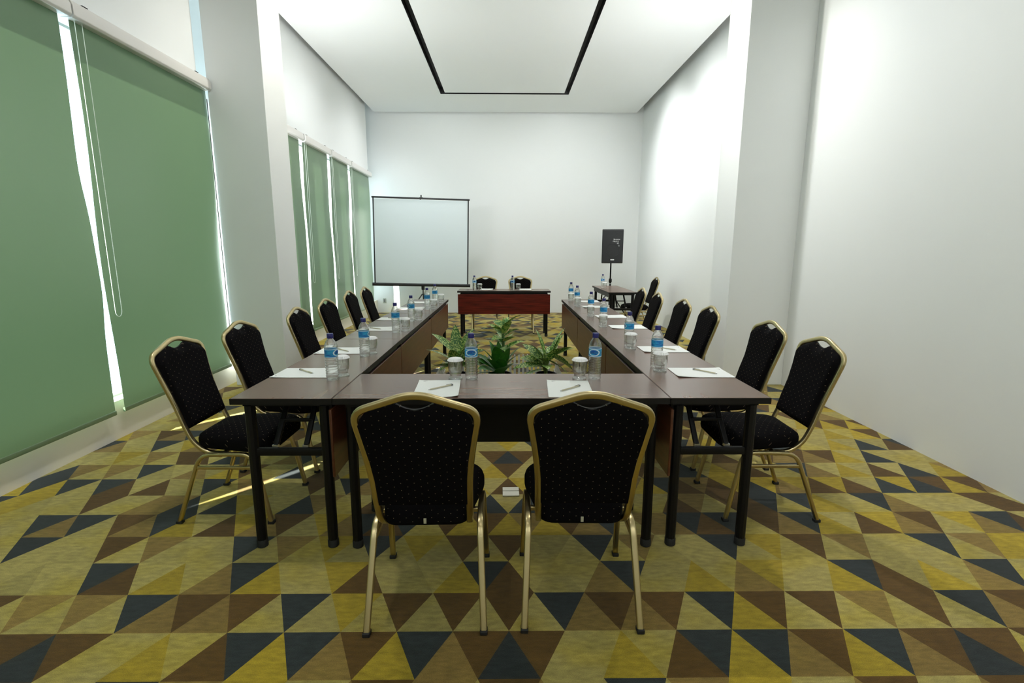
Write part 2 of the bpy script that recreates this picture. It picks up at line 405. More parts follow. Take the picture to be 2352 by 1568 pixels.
struct('trim_2', MB().box(-2.80, -2.27, 2.965, 3.44, 0, ZT), M['wall'], bevel=.004)
struct('trim_3', MB().box(2.285, 2.92, 2.95, 3.42, 0, ZT), M['wall'], bevel=.004)
# ceiling: field with a black slot running round a raised panel, open shadow gaps along the walls
SX0, SX1, SY1, SW = -1.20, 1.175, 7.82, .088
SY0 = -1.2
ce = MB()
for (x0,x1,y0,y1) in ((-2.76, SX0, YF, 9.06), (SX1, 2.76, YF, 9.06), (SX0, SX1, SY1, 9.06), (SX0, SX1, YF, SY0), (SX0+SW, SX1-SW, SY0+SW, SY1-SW)):
    ce.box(x0, x1, y0, y1, ZC, ZC+.09)
ce.box(-3.2, 3.2, YF, YB, ZT, ZT+.1)
struct('ceiling', ce, M['ceil'])
sl = MB().box(SX0, SX1, SY0, SY1, ZC+.091, ZC+.10)
e = .002
for (x0,x1,y0,y1) in ((SX0,SX0+e,SY0,SY1),(SX1-e,SX1,SY0,SY1),(SX0,SX1,SY1-e,SY1),(SX0+SW-e,SX0+SW,SY0+SW,SY1-SW),(SX1-SW,SX1-SW+e,SY0+SW,SY1-SW),(SX0+SW,SX1-SW,SY1-SW,SY1-SW+e)):
    sl.box(x0,x1,y0,y1,ZC-.001,ZC+.092)
struct('trim_4', sl, M['slot'])

def window(n, y0, y1, mull):
    fr = MB().box(-3.06, -2.99, y0, y1, .285, .31); fr.box(-3.06, -2.99, y0, y1, 2.88, 2.93)
    for y in [y0+.02, y1-.02]+mull: fr.box(-3.06, -2.99, y-.028, y+.028, .31, 2.88)
    o = struct('window_%d' % n, fr, M['alu'])
    ys = [y0+.04]+[v for q in mull for v in (q-.028, q+.028)]+[y1-.04]
    for i in range(0, len(ys), 2):
        MB().box(-3.032, -3.026, ys[i], ys[i+1], .31, 2.88).build('pane', M['pane'], o, smooth=0)
window(1, YF, 3.28, [-2.9, -.25])
window(2, 3.28, YB, [4.9, 6.45, 7.5, 8.6])
struct('added_sun_fins', MB().box(-3.75,-3.09,4.5,4.54,0,4.6).box(-3.75,-3.09,5.62,5.66,0,4.6).box(-3.75,-3.20,6.62,6.66,0,4.6).box(-3.75,-3.09,8.5,8.54,0,4.6), M['alu'])  # unseen outside fins added to stop sun passing the blind gaps

# ------------------------------------------------------------------ roller blinds
def blind(y0, y1, label, e0=None, e1=None, chain=True, taper=0):
    """fabric sheet from y0 to y1; e0/e1: edge offsets as functions of height fraction (0 bottom, 1 top)"""
    root = thing('roller_blind', label, 'blind', (-2.80, (y0+y1)/2, .2), 0, 'green roller blinds over the window wall')
    yc = (y0+y1)/2; nz_, ny = 40, 24
    def build():
        mb = MB(); vs = []; fs = []
        for i in range(nz_+1):
            t = i/nz_; z = .04+t*(2.64)
            a = y0+(e0(t) if e0 else 0); b = y1+(e1(t) if e1 else 0)
            for k in range(ny+1):
                s = k/ny; y = a+(b-a)*s
                edge = max(0, 1-min(s, 1-s)*ny/4)
                x = -.02+.006*math.sin(t*5+s*3+yc)*(1-t) + .014*edge*edge*math.sin(t*math.pi*2.2+yc)*math.sin(t*math.pi)
                vs.append((x, y-yc, z))
        for i in range(nz_):
            for k in range(ny):
                q = i*(ny+1)+k; fs.append((q, q+1, q+ny+2, q+ny+1))
        mb.add(vs, fs); return mb
    build().build('fabric', M['blind'], root, smooth=60)
    hb = MB().tube([(-.02, y0-yc+(e0(0) if e0 else 0), .025), (-.02, y1-yc+(e1(0) if e1 else 0), .025)], rprof(.016, .034, .006))
    hb.build('hem_bar', M['hem'], root)
    cs = MB(); prof = [(-.045,2.66),(.035,2.66),(.050,2.675),(.050,2.735),(.035,2.765),(.0,2.775),(-.045,2.775)]
    cs.prism([(p[0]-.005, p[1]) for p in prof], lambda a,b,d: (a, d, b), y0-yc-.028, y1-yc+.028)
    c = cs.build('cassette', M['cassette'], root, bevel=.004)
    for yy in (y0-yc+.12, y1-yc-.12):
        MB().box(-.02, .008, yy-.022, yy+.022, 2.772, 2.784).build('bracket_clip', M['blackmetal'], root)
    if chain:
        ch = MB(); yk = y0-yc+.015; xx = .006; zb = .76
        pts = []
        for k in range(25):
            a = math.pi*k/24; pts.append((xx, yk+.03-.03*math.cos(a), zb-.045*math.sin(a)))
        path = [(xx, yk, 2.66)]+pts+[(xx, yk+.06, 2.66)]
        ch.tube(path, .0022)
        # beads along the lower loop
        for sgn in (0, 1):
            for q in range(60):
                z = zb+q*.02; y = yk+.06*sgn
                ch.add([(xx+.004,y,z),(xx-.004,y,z),(xx,y+.004,z),(xx,y-.004,z),(xx,y,z+.005),(xx,y,z-.005)],
                       [(0,2,4),(2,1,4),(1,3,4),(3,0,4),(2,0,5),(1,2,5),(3,1,5),(0,3,5)])
        ch.build('bead_chain', M['chain'], root)
    return root
blind(-3.5, -.90, 'green roller blind just left of the photo edge', chain=False, e1=lambda t: .095-.034*math.exp(-((t-.475)/.10)**4))
blind(-.80, 1.395, 'dark green roller blind cut off by the left edge of the photo', e1=lambda t: .035*math.exp(-((t-.42)/.17)**4)-.012, chain=False)
blind(1.465, 2.93, 'tall green roller blind before the left pillar, with long bead chain', e1=lambda t: .03*t)
blind(3.62, 5.11, 'pale green roller blind half hidden directly behind the left pillar')
blind(5.225, 6.20, 'pale green roller blind, second one beyond the left pillar', e0=lambda t: -.06*math.exp(-((t-.25)/.3)**2))
blind(6.315, 7.24, 'pale green roller blind, third one beyond the left pillar', e0=lambda t: -.06*math.exp(-((t-.15)/.3)**2))
blind(7.355, 8.62, 'last green roller blind beside the projection screen and back corner', e0=lambda t: -.07*math.exp(-((t-.1)/.3)**2))

# ------------------------------------------------------------------ banquet chair
def uvmap(o, fn):
    me = o.data; uv = me.uv_layers.new(name='UVMap')
    for lp in me.loops: uv.data[lp.index].uv = fn(me.vertices[lp.vertex_index].co)
def smoothstep(t): t = max(0, min(1, t)); return t*t*(3-2*t)
BK = [(.43,-.160,.164), (.50,-.186,.167), (.60,-.216,.169), (.68,-.245,.175), (.76,-.268,.188), (.85,-.290,.203), (.93,-.300,.10)]
def back_at(z):      # y and half width of the back frame at height z
    for (a, b) in zip(BK, BK[1:]):
        if z <= b[0]:
            t = (z-a[0])/(b[0]-a[0]); return a[1]+(b[1]-a[1])*t, a[2]+(b[2]-a[2])*t
    return BK[-1][1], BK[-1][2]
def make_chair():
    t = thing('banquet_chair', None, 'chair')
    tp = rprof(.019, .025, .006)
    half = [(.158, .02, .362), (.160, -.085, .362), (.165, -.150, .415), (.167, -.186, .50), (.169, -.222, .62), (.185, -.262, .75), (.2065, -.292, .872), (.030, -.304, .931)]
    pts = half + [(-x, y, z) for x, y, z in reversed(half)]
    rad = [.05, .07, .1, .08, .08, .045, .06, .06, .045, .08, .08, .1, .07, .05]
    MB().tube(fillet(pts, rad, 7), tp, up=(0,1,0)).build('back_frame', M['gold'], t)
    for s in (-1, 1):
        leg = [(s*.215, -.237, .012), (s*.200, -.105, .368), (s*.200, .03, .372)]
        MB().tube(fillet(leg, .06, 7), tp, up=(1,0,0)).build('leg', M['gold'], t)
        leg = [(s*.215, .237, .012), (s*.203, .165, .372), (s*.200, .03, .372)]
        MB().tube(fillet(leg, .06, 7), tp, up=(1,0,0)).build('leg', M['gold'], t)
        for yy in (-.237, .237):
            MB().box(s*.215-.014, s*.215+.014, yy-.016, yy+.016, 0, .016).build('foot_cap', M['rubber'], t, bevel=.003)
        MB().tube([(s*.205, -.126, .302), (s*.207, .180, .302)], rprof(.014, .018, .004)).build('stretcher', M['gold'], t)
    MB().tube([(-.203, .0, .366), (.203, .0, .366)], rprof(.018, .018, .004)).build('seat_rail', M['gold'], t)
    # seat cushion: narrow at the back, wide and rounded at the front, domed
    out = []
    corners = [(-.150,-.155),(.150,-.155),(.218,.17),(.165,.272),(-.165,.272),(-.218,.17)]
    P = [Vector((x,y,0)) for x,y in corners]; P2 = P[-1:]+P+P[:1]
    rr = [.05,.05,.09,.08,.08,.09]
    for i in range(6):
        a,b,c = P2[i],P2[i+1],P2[i+2]; d1=(a-b); d2=(c-b); l=min(rr[i], d1.length*.45, d2.length*.45)
        s0=b+d1.normalized()*l; e0=b+d2.normalized()*l
        for k in range(7):
            q=k/6; out.append(s0*(1-q)**2+b*2*q*(1-q)+e0*q*q)
    cx, cy = 0, .06; n = len(out); vs = []; fs = []
    rings = [(.90,.382),(.985,.388),(1.0,.402),(1.0,.432),(.975,.449),(.90,.462),(.75,.473),(.5,.482),(.25,.487)]
    for sc_, z in rings:
        for p in out: vs.append((cx+(p.x-cx)*sc_, cy+(p.y-cy)*sc_, z))
    for i in range(len(rings)-1):
        for k in range(n): fs.append((i*n+k, i*n+(k+1)%n, (i+1)*n+(k+1)%n, (i+1)*n+k))
    fs.append(tuple(range(n))[::-1]); fs.append(tuple((len(rings)-1)*n+k for k in range(n)))
    so = MB().add(vs, fs).build('seat', M['fabric'], t, smooth=60)
    uvmap(so, lambda v: (v.x, v.y+(v.z-.44 if v.z < .45 else 0)))
    MB().box(-.006, .004, -.1605, -.158, .398, .418).build('care_tag', M['tag'], t)
    # padded back with a scooped hand hole under the top rail
    zs = [.492,.50,.52,.56,.60,.65,.70,.75,.80,.83,.85,.865,.88,.893,.903]
    def top_z(x):   # panel's top edge
        ax = abs(x)
        rail = .911 if ax < .035 else .911-(ax-.035)*.335
        if ax > .16: rail = .869-(ax-.16)*.9-(ax-.16)**2*18
        scoop = .884+.022*(ax/.062)**2 if ax < .062 else 9
        return min(rail+.006, scoop)
    nx = 28; vs = []; fs = []; nzp = 24
    for side in (0, 1):
        for i in range(nzp+1):
            for k in range(nx+1):
                s = k/nx*2-1
                # width at the row, found along the frame
                zt = .49+(.91-.49)*i/nzp
                y, hw = back_at(min(zt, .84)); hw -= .008
                x = s*hw
                zz = .49-.0*abs(s) + (top_z(x)-.49)*i/nzp
                y, hw2 = back_at(min(zz, .93))
                x = s*(hw2-.008 if zz < .85 else .195)
                y, _ = back_at(min(zz,.93))
                ed = min((1-abs(s))*6, i/nzp*9, (1-i/nzp)*9, 1)
                th = math.sqrt(max(0, 1-(1-ed)**2))
                y = y-.010-.004*th if side == 0 else y+.006+.030*th
                vs.append((x, y, zz))
    st = (nzp+1)*(nx+1)
    for side in (0, 1):
        for i in range(nzp):
            for k in range(nx):
                q = side*st+i*(nx+1)+k; f = (q, q+1, q+nx+2, q+nx+1); fs.append(f if side == 0 else f[::-1])
    def b(i, k, sd): return sd*st+i*(nx+1)+k
    for i in range(nzp):
        fs.append((b(i,0,0), b(i+1,0,0), b(i+1,0,1), b(i,0,1))); fs.append((b(i,nx,0), b(i,nx,1), b(i+1,nx,1), b(i+1,nx,0)))
    for k in range(nx):
        fs.append((b(0,k,0), b(0,k,1), b(0,k+1,1), b(0,k+1,0))); fs.append((b(nzp,k,0), b(nzp,k+1,0), b(nzp,k+1,1), b(nzp,k,1)))
    bo = MB().add(vs, fs).build('backrest', M['fabric'], t, smooth=60)
    uvmap(bo, lambda v: (v.x, v.z))
    hp = [(x, back_at(.9)[0]-.004, .881+.022*(abs(x)/.062)**2) for x in [(-62+i*124/14)/1000 for i in range(15)]]
    MB().tube(hp, .0045, up=(0,1,0)).build('handle_trim', M['blackplastic'], t)
    return t
chair0 = make_chair(); used = [False]
G1 = 'banquet chairs around the conference tables'
place(chair0, used, (-.283,-.266,0), R(1), 'left of the two big foreground chairs seen from behind, black with gold frame', G1)
place(chair0, used, (.306,-.258,0), R(-1), 'right of the two big foreground chairs seen from behind, black with gold frame', G1)
ordn = ['nearest the camera','second from the camera','third from the camera','fourth from the camera','fifth from the camera','farthest from the camera']
LY = [(-1.430,.482),(-1.415,1.085),(-1.368,1.885),(-1.388,2.585),(-1.462,3.54),(-1.458,4.16)]
RY = [(1.410,.480),(1.458,1.098),(1.425,2.0),(1.412,2.592),(1.385,3.335),(1.402,4.05)]
for i, (x, y) in enumerate(LY):
    place(chair0, used, (x,y,0), R(-90+random.uniform(-2,2)), 'black gold-framed chair along the left table row, %s' % ordn[i], G1)
for i, (x, y) in enumerate(RY):
    place(chair0, used, (x,y,0), R(90+random.uniform(-2,2)), 'black gold-framed chair along the right table row, %s' % ordn[i], G1)
place(chair0, used, (-.352,6.46,0), R(180), 'black banquet chair behind the head table, the left one next to the screen', G1)
place(chair0, used, (.262,6.46,0), R(180), 'black banquet chair behind the head table, the right one', G1)
place(chair0, used, (2.30,6.50,0), R(88), 'black banquet chair at the small side table by the speaker and right wall', G1)

# ------------------------------------------------------------------ folding tables
def make_table(front=False, panel_mat='panel', top_mat='top'):
    """table 1.5 long on local x, .45 deep on local y (y from 0 to .45), modesty panel at y=.43, origin at the middle of its front floor edge"""
    t = thing('folding_table', None, 'table')
    tp = MB().box(-.748,.748,.002,.448,.722,.7495).build('tabletop', M[top_mat], t, bevel=.002)
    loop = [(-.748,.002,.7355),(.748,.002,.7355),(.748,.448,.7355),(-.748,.448,.7355)]
    MB().box(-.7495,.7495,.0005,.004,.7215,.7485).box(-.7495,.7495,.446,.4495,.7215,.7485).box(-.7495,-.746,.0005,.4495,.7215,.7485).box(.746,.7495,.0005,.4495,.7215,.7485).build('edge_band', M['edge'], tp)
    MB().box(-.70,.70,.03,.42,.700,.722).box(-.69,.69,.40,.427,.66,.721).build('underframe', M['blackmetal'], t)
    mp = MB().box(-.742,.742,.430,.442,.375,.695).build('modesty_panel', M[panel_mat], t, bevel=.003)
    MB().box(-.740,.740,.4275,.4295,.377,.693).build('shade_sheet', M['edge'], mp)  # black sheet painting shade onto the panel's inner face
    for s in (-1, 1):
        MB().box(s*.6-.02, s*.6+.02, .416, .428, .66, .722).build('panel_bracket', M['blackmetal'], t)
        for yy in (.055, .392):
            MB().tube([(s*.686,yy,.702),(s*.688,yy,.03)], .0235).build('leg', M['blackmetal'], t)
            MB().lathe([(.0,0),(.021,0),(.0255,.004),(.0255,.035),(.022,.040)], 14, (s*.688,yy,0), cap0=False).build('foot', M['rubber'], t)
        MB().tube([(s*.687,.055,.478),(s*.687,.392,.478)], rprof(.022,.036,.004)).build('crossbar', M['blackmetal'], t)
        br = MB()
        for yy in (.15, .29):
            br.tube([(s*.675,yy,.492),(s*.52,yy+(.015 if yy<.2 else .01),.705)], rprof(.024,.014,.003))
        br.tube([(s*.60,.15,.60),(s*.60,.30,.60)], rprof(.012,.016,.003))
        br.build('folding_brace', M['blackmetal'], t)
        for yy in (.15, .29):
            MB().box(s*.672-.010, s*.672+.010, yy-.013, yy+.013, .494, .506).build('hinge', M['steel'], t)
    return t
G2 = 'folding conference tables'
tb = make_table(); tu = [False]
place(tb, tu, (0,0,0), 0, 'long brown folding table nearest the camera, with two chair backs in front of it', G2)
tbx = make_table(top_mat='top'); tux = [False]
nm = ['nearest the camera, touching the front table', 'middle of the row', 'far end of the row by the head table']
for i in range(3):
    place(tbx, tux, (-1.2, .75+1.5*i+.0, 0), R(-90), 'brown folding table in the left row, %s' % nm[i], G2)
for i in range(3):
    place(tbx, tux, (1.2, .75+1.5*i+.0, 0), R(90), 'brown folding table in the right row, %s' % nm[i], G2)
th = make_table(panel_mat='red')
th.location = (-.02, 6.34, 0); th.rotation_euler = (0,0,R(180)); tag(th, 'head table with glossy red-brown front panel below the empty back wall', group=G2)
tsd = dup(tb); tsd.location = (2.055, 6.38, 0); tsd.rotation_euler = (0,0,R(90)); tag(tsd, 'small brown side table standing alone in front of the black speaker', group=G2)
for c in list(tsd.children):
    if c.name.startswith('modesty_panel') or c.name.startswith('panel_bracket'):
        for g in list(c.children): bpy.data.objects.remove(g)
        bpy.data.objects.remove(c)

# ------------------------------------------------------------------ things on the tables
T = .7505
def text_mesh(txt, size, depth=.0004):
    cu = bpy.data.curves.new('t', 'FONT'); cu.body = txt; cu.size = size; cu.extrude = depth; cu.align_x = 'CENTER'; cu.align_y = 'CENTER'
    to = bpy.data.objects.new('t', cu); COL.objects.link(to)
    dg = bpy.context.evaluated_depsgraph_get(); me = bpy.data.meshes.new_from_object(to.evaluated_get(dg))
    bpy.data.objects.remove(to); bpy.data.curves.remove(cu); return me
def make_bottle(detail=True):
    t = thing('water_bottle', None, 'bottle')
    prof = [(.026,0),(.0305,.004),(.0315,.010)]
    z = .012
    while z < .108:
        prof += [(.0318,z),(.0302,z+.004),(.0302,z+.006),(.0318,z+.010)]; z += .013
    prof += [(.0322,.114),(.0315,.116),(.0315,.162),(.0325,.165),(.0318,.172),(.0285,.184),(.0225,.197),(.0160,.207),(.0128,.212),(.0128,.216)]
    pet = lambda a, z: 1+(.05*math.cos(5*a) if z < .006 else 0)
    MB().lathe(prof, 28, mod=pet).build('bottle_body', M['pet'], t, smooth=50)
    lb = MB().lathe([(.0323,.118),(.0323,.161)], 40, cap0=False, cap1=False).build('label_sleeve', M['label'], t, smooth=60)
    uvmap(lb, lambda v: ((math.atan2(v.x, -v.y)/(2*math.pi))+.5, (v.z-.118)/.043))
    # fix the wrap-around seam
    me = lb.data; uv = me.uv_layers[0]
    for p in me.polygons:
        us = [uv.data[i].uv[0] for i in p.loop_indices]
        if max(us)-min(us) > .5:
            for i in p.loop_indices:
                if uv.data[i].uv[0] < .5: uv.data[i].uv = (uv.data[i].uv[0]+1, uv.data[i].uv[1])
    tm = text_mesh('AQUA', .0135)
    for v in tm.vertices:
        a = v.co.x/.0324; rr = .0326+v.co.z
        v.co = Vector((rr*math.sin(a), -rr*math.cos(a), .1405+v.co.y*1.1+v.co.x*.15))
    tm.materials.clear(); tm.materials.append(M['bluecap'])
    to = bpy.data.objects.new('brand_lettering', tm); COL.objects.link(to); to.parent = lb
    MB().lathe([(.0150,.2125),(.0158,.214),(.0158,.232),(.0145,.236),(.001,.2362)], 24, mod=lambda a, z: 1+.015*math.cos(24*a)).build('cap', M['bluecap'], t)
    return t
def make_glass():
    t = thing('drinking_glass', None, 'glass')
    outer = [(.001,.0),(.034,.0),(.0360,.003),(.0345,.007),(.0285,.011),(.0270,.020),(.0290,.028),(.0335,.037),(.0362,.050),(.0370,.068),(.0362,.090),(.0350,.100)]
    inner = [(.0335,.100),(.0347,.090),(.0355,.068),(.0346,.052),(.031,.040),(.022,.034),(.001,.033)]
    MB().lathe(outer+inner, 32, cap0=False, cap1=False).build('bowl', M['glass'], t, smooth=60)
    pl = lambda a, z: 1+.035*math.cos(22*a)
    MB().lathe([(.040,.094),(.0405,.096),(.034,.1035),(.031,.1065),(.001,.1075)], 88, mod=pl, cap0=True, cap1=False).build('paper_cap', M['capw'], t, smooth=25)
    return t
def make_pad():
    t = thing('notepad', None, 'paper')
    n = 8; vs = []; fs = []
    for zt in (0, .0022):
        for j in range(n+1):
            for i in range(n+1):
                u, v = i/n, j/n
                curl = .006*max(0, (u-.7)/.3)**2*max(0, (.35-v)/.35)**1.5 + .003*max(0,(.2-u)/.2)**2*max(0,(v-.8)/.2)
                vs.append((-.1025+.205*u, -.145+.29*v, zt+(curl if True else 0)))
    k = (n+1)**2
    for j in range(n):
        for i in range(n):
            q = j*(n+1)+i; fs.append((q, q+n+1, q+n+2, q+1)); fs.append((k+q, k+q+1, k+q+n+2, k+q+n+1))
    for i in range(n):
        fs.append((i, i+1, k+i+1, k+i)); a = n*(n+1)+i; fs.append((a+1, a, k+a, k+a+1))
        b0 = i*(n+1); fs.append((b0+n+1, b0, k+b0, k+b0+n+1)); c0 = i*(n+1)+n; fs.append((c0, c0+n+1, k+c0+n+1, k+c0))
    MB().add(vs, fs).build('paper_sheets', M['paper'], t, smooth=30)
    tm = text_mesh('hotel', .009, .0001); tm.materials.clear(); tm.materials.append(M['print'])
    MB().box(-.088,-.060,.128,.131,.0024,.0026).box(-.088,-.070,.122,.1235,.0024,.0026).build('printed_letterhead', M['print'], t, smooth=0)
    return t
def make_pen():
    t = thing('pen', None, 'pen')
    MB().tube([(-.062,0,.0045),(.056,0,.0045)], .0034).build('barrel', M['pen'], t)
    MB().tube([(.056,0,.0045),(.066,0,.0045)], [(r*.0022, q*.0022) for r,q in ((1,0),(.7,.7),(0,1),(-.7,.7),(-1,0),(-.7,-.7),(0,-1),(.7,-.7))]).build('tip', M['steel'], t)
    MB().tube([(-.062,0,.0045),(-.072,0,.0045)], .0039).box(-.066,-.034,-.001,.001,.009,.0105).build('clip_end', M['print'], t)
    return t
bottle0, glass0, pad0, pen0 = make_bottle(), make_glass(), make_pad(), make_pen()
ub, ug, up_, un = [False], [False], [False], [False]
GB, GG, GP, GN = 'water bottles on the tables', 'covered drinking glasses on the tables', 'white notepads on the tables', 'pens on the notepads'
def B(x, y, rz, lab): place(bottle0, ub, (x, y, T), R(rz), lab, GB)
def Gl(x, y, lab): place(glass0, ug, (x, y, T), R(random.uniform(0,360)), lab, GG)
def Pd(x, y, rz, lab): place(pad0, up_, (x, y, T), R(rz), lab, GP)
def Pn(x, y, rz, lab): place(pen0, un, (x, y, T+.0026), R(rz), lab, GN)
W2 = ['nearest the camera','second from the camera','third from the camera','fourth from the camera','fifth from the camera','farthest from the camera']
B(-.157,.335,5,'blue-labelled water bottle on the front table, the left one'); B(.468,.34,-22,'blue-labelled water bottle on the front table, the right one')
Gl(-.239,.345,'paper-capped drinking glass on the front table, left one beside its bottle'); Gl(.392,.343,'paper-capped drinking glass on the front table, right one beside its bottle')
for i, (x, y) in enumerate([(-.855,.325),(-.850,.890),(-.855,1.79),(-.852,2.43),(-.848,3.34),(-.850,3.96)]):
    B(x, y, random.uniform(60,300), 'blue-labelled water bottle on the left table row, %s' % W2[i])
for i, (x, y) in enumerate([(-.832,.405),(-.832,.975),(-.795,1.87),(-.800,2.51),(-.79,3.43),(-.79,4.07)]):
    Gl(x, y, 'paper-capped glass beside a bottle on the left table row, %s' % W2[i])
for i, (x, y) in enumerate([(.856,.587),(.852,1.212),(.862,2.17),(.866,2.855),(.850,3.74),(.856,4.35)]):
    B(x, y, random.uniform(60,300), 'blue-labelled water bottle on the right table row, %s' % W2[i])
for i, (x, y) in enumerate([(.852,.50),(.845,1.125),(.845,2.09),(.850,2.765),(.850,3.655),(.848,4.265)]):
    Gl(x, y, 'paper-capped glass in front of a bottle on the right table row, %s' % W2[i])
Pd(-.305,.160,3,'white notepad on the front table, the left one'); Pd(.317,.150,-3,'white notepad on the front table, the right one')
for i, (x, y) in enumerate([(-1.045,.465),(-1.047,1.06),(-1.047,1.97),(-1.045,2.58),(-1.047,3.46),(-1.045,4.08)]):
    Pd(x, y, 90+random.uniform(-1.5,1.5), 'white notepad on the left table row, %s' % W2[i])
for i, (x, y) in enumerate([(1.055,.462),(1.050,1.098),(1.050,2.075),(1.050,2.75),(1.045,3.61),(1.050,4.23)]):
    Pd(x, y, -90+random.uniform(-1.5,1.5), 'white notepad on the right table row, %s' % W2[i])
Pn(-.292,.157,222,'slim pen lying slantwise on the left notepad of the front table'); Pn(.318,.135,222,'slim pen lying slantwise on the right notepad of the front table')
Pn(-1.045,.475,-40,'slim pen on the notepad nearest the camera in the left row'); Pn(-1.035,1.05,-42,'slim pen on the second notepad of the left row')
Pn(-1.06,1.96,-35,'slim pen on the third notepad of the left row'); Pn(-1.05,2.57,-38,'slim pen on the fourth notepad of the left row')
Pn(1.085,.465,-50,'slim pen on the notepad nearest the camera in the right row'); Pn(1.08,1.095,-48,'slim pen on the second notepad of the right row')
B(-.503,6.05,10,'water bottle on the head table, the left one'); Gl(-.415,6.04,'paper-capped glass on the head table, the left one'); Pd(-.31,6.20,0,'white notepad on the head table, the left one')
B(.118,6.05,-10,'water bottle on the head table, the right one'); Gl(.212,6.04,'paper-capped glass on the head table, the right one'); Pd(.33,6.20,0,'white notepad on the head table, the right one')
B(1.685,6.55,20,'water bottle standing on the small side table by the speaker'); Gl(1.70,6.44,'paper-capped glass on the small side table by the speaker')

# ------------------------------------------------------------------ projection screen
def screen():
    t = thing('projection_screen', 'white tripod projection screen with black border beside the last blind', 'screen', (-1.655, 7.92, 0), R(4.6))
    def rot(v):   # the whole screen hangs slightly out of level
        a = R(1.25); x, y, z = v; z0 = 1.55
        return (x*math.cos(a)+(z-z0)*math.sin(a), y, z0-x*math.sin(a)+(z-z0)*math.cos(a))
    def rb(mb): mb.v = [rot(v) for v in mb.v]; return mb
    rb(MB().box(-.905,.905,-.002,.002,.735,2.35)).build('screen_fabric', M['screenfab'], t)
    bd = MB().box(-.925,-.900,-.004,.003,.735,2.36).box(.900,.925,-.004,.003,.735,2.36)
    rb(bd).build('black_border', M['blackplastic'], t)
    rb(MB().tube([(-.94,0,2.375),(.94,0,2.375)], .017)).build('top_bar', M['blackplastic'], t)
    rb(MB().tube([(-.965,.012,.705),(.965,.012,.705)], rprof(.055,.062,.02))).build('roller_case', M['blackplastic'], t)
    rb(MB().box(-.012,.012,-.01,.02,2.39,2.44).box(-.03,.03,0,.012,2.39,2.40)).build('hook', M['blackplastic'], t)
    MB().tube([(0,.055,.40),(0,.055,2.40)], .012).build('pole', M['blackplastic'], t)
    MB().lathe([(.03,0),(.034,.02),(.034,.07),(.02,.09)], 14, (0,.055,.60)).build('collar', M['blackplastic'], t)
    for a in (90, 210, 330):
        dx, dy = math.cos(R(a)), math.sin(R(a))
        MB().tube([(dx*.02,.055+dy*.02,.52),(dx*.42,.055+dy*.42,.012)], .012).build('leg', M['blackplastic'], t)
screen()

# ------------------------------------------------------------------ speaker and stand
sk = thing('loudspeaker', 'black loudspeaker with white lettering raised on a pole near the back right corner', 'speaker', (2.10, 7.92, 1.141), R(-4))
sp = MB(); pr = [(-.208,-.15),(.208,-.15),(.15,.15),(-.15,.15)]
sp.prism(pr, lambda a,b,d: (a,b,d), 0, .652); sp.build('cabinet', M['blackplastic'], sk, bevel=.012)
gr = MB().box(-.190,.190,-.158,-.150,.025,.627).build('grille', M['grille'], sk, bevel=.004)
for i, (tx, sz, x, z) in enumerate((('Baretone', .034, .075, .460), ('MAX15', .036, .055, .420), ('RC', .032, .10, .383), ('15', .03, .115, .335))):
    tm = text_mesh(tx, sz, .0006)
    for v in tm.vertices: v.co = Vector((v.co.x+x, -.1595-v.co.z, v.co.y+z))
    tm.materials.clear(); tm.materials.append(M['white']); o = bpy.data.objects.new('lettering', tm); COL.objects.link(o); o.parent = gr
bd = MB().box(-.036,.036,-.161,-.158,.058,.080).build('maker_badge', M['white'], gr, bevel=.002)
rg = MB().tube([(.125*math.cos(a), -.1585, .25+.125*math.sin(a)) for a in [2*math.pi*i/32 for i in range(32)]], .003, cyclic=True, up=(0,1,0)).build('cone_ring', M['blackplastic'], gr)
ss = thing('speaker_stand', 'black tripod pole stand under the loudspeaker behind the side table', 'stand', (2.10, 7.93, 0))
MB().tube([(0,0,.30),(0,0,.78)], .021).build('lower_pole', M['blackmetal'], ss)
MB().tube([(0,0,.78),(0,0,1.139)], .015).build('upper_pole', M['blackmetal'], ss)
MB().lathe([(.026,0),(.032,.01),(.032,.06),(.022,.075)], 16, (0,0,.76)).build('collar', M['blackmetal'], ss)
MB().lathe([(.0225,0),(.0225,.018)], 16, (0,0,.725)).build('silver_ring', M['steel'], ss)
for a in (30, 150, 270):
    dx, dy = math.cos(R(a)), math.sin(R(a))
    MB().tube([(dx*.03,dy*.03,.55),(dx*.50,dy*.50,.012)], .011).build('leg', M['blackmetal'], ss)
    MB().tube([(dx*.02,dy*.02,.28),(dx*.27,dy*.27,.27)], rprof(.016,.008,.002)).build('brace', M['blackmetal'], ss)

# ------------------------------------------------------------------ plants inside the table ring
def leaf(mb, base, az, el, ln, wd, droop=.6, twist=0, fold=.18):
    n = 9; base = Vector(base); d = Vector((math.cos(az)*math.cos(el), math.sin(az)*math.cos(el), math.sin(el)))
    side = Vector((-math.sin(az), math.cos(az), 0)); side = (Matrix.Rotation(twist, 3, d) @ side)
    p = base.copy(); vs = []; fs = []; step = ln/n; e = el
    for i in range(n+1):
        t = i/n; wv = wd*math.sin(math.pi*min(1, .06+t*.94))**.75*(1-.35*t) if t < 1 else .001
        e = el-droop*t*t; dd = Vector((math.cos(az)*math.cos(e), math.sin(az)*math.cos(e), math.sin(e)))
        nrm = side.cross(dd).normalized()
        for s, k in ((-1, fold), (-.5, fold*.35), (0, 0), (.5, fold*.35), (1, fold)):
            vs.append(p+side*wv*s*.5+(-nrm if nrm.z < 0 else nrm)*wv*k*.5*(1 if True else 0))
        p = p+dd*step
    for i in range(n):
        for k in range(4):
            q = i*5+k; fs.append((q, q+1, q+6, q+5))
    mb.add(vs, fs); return mb
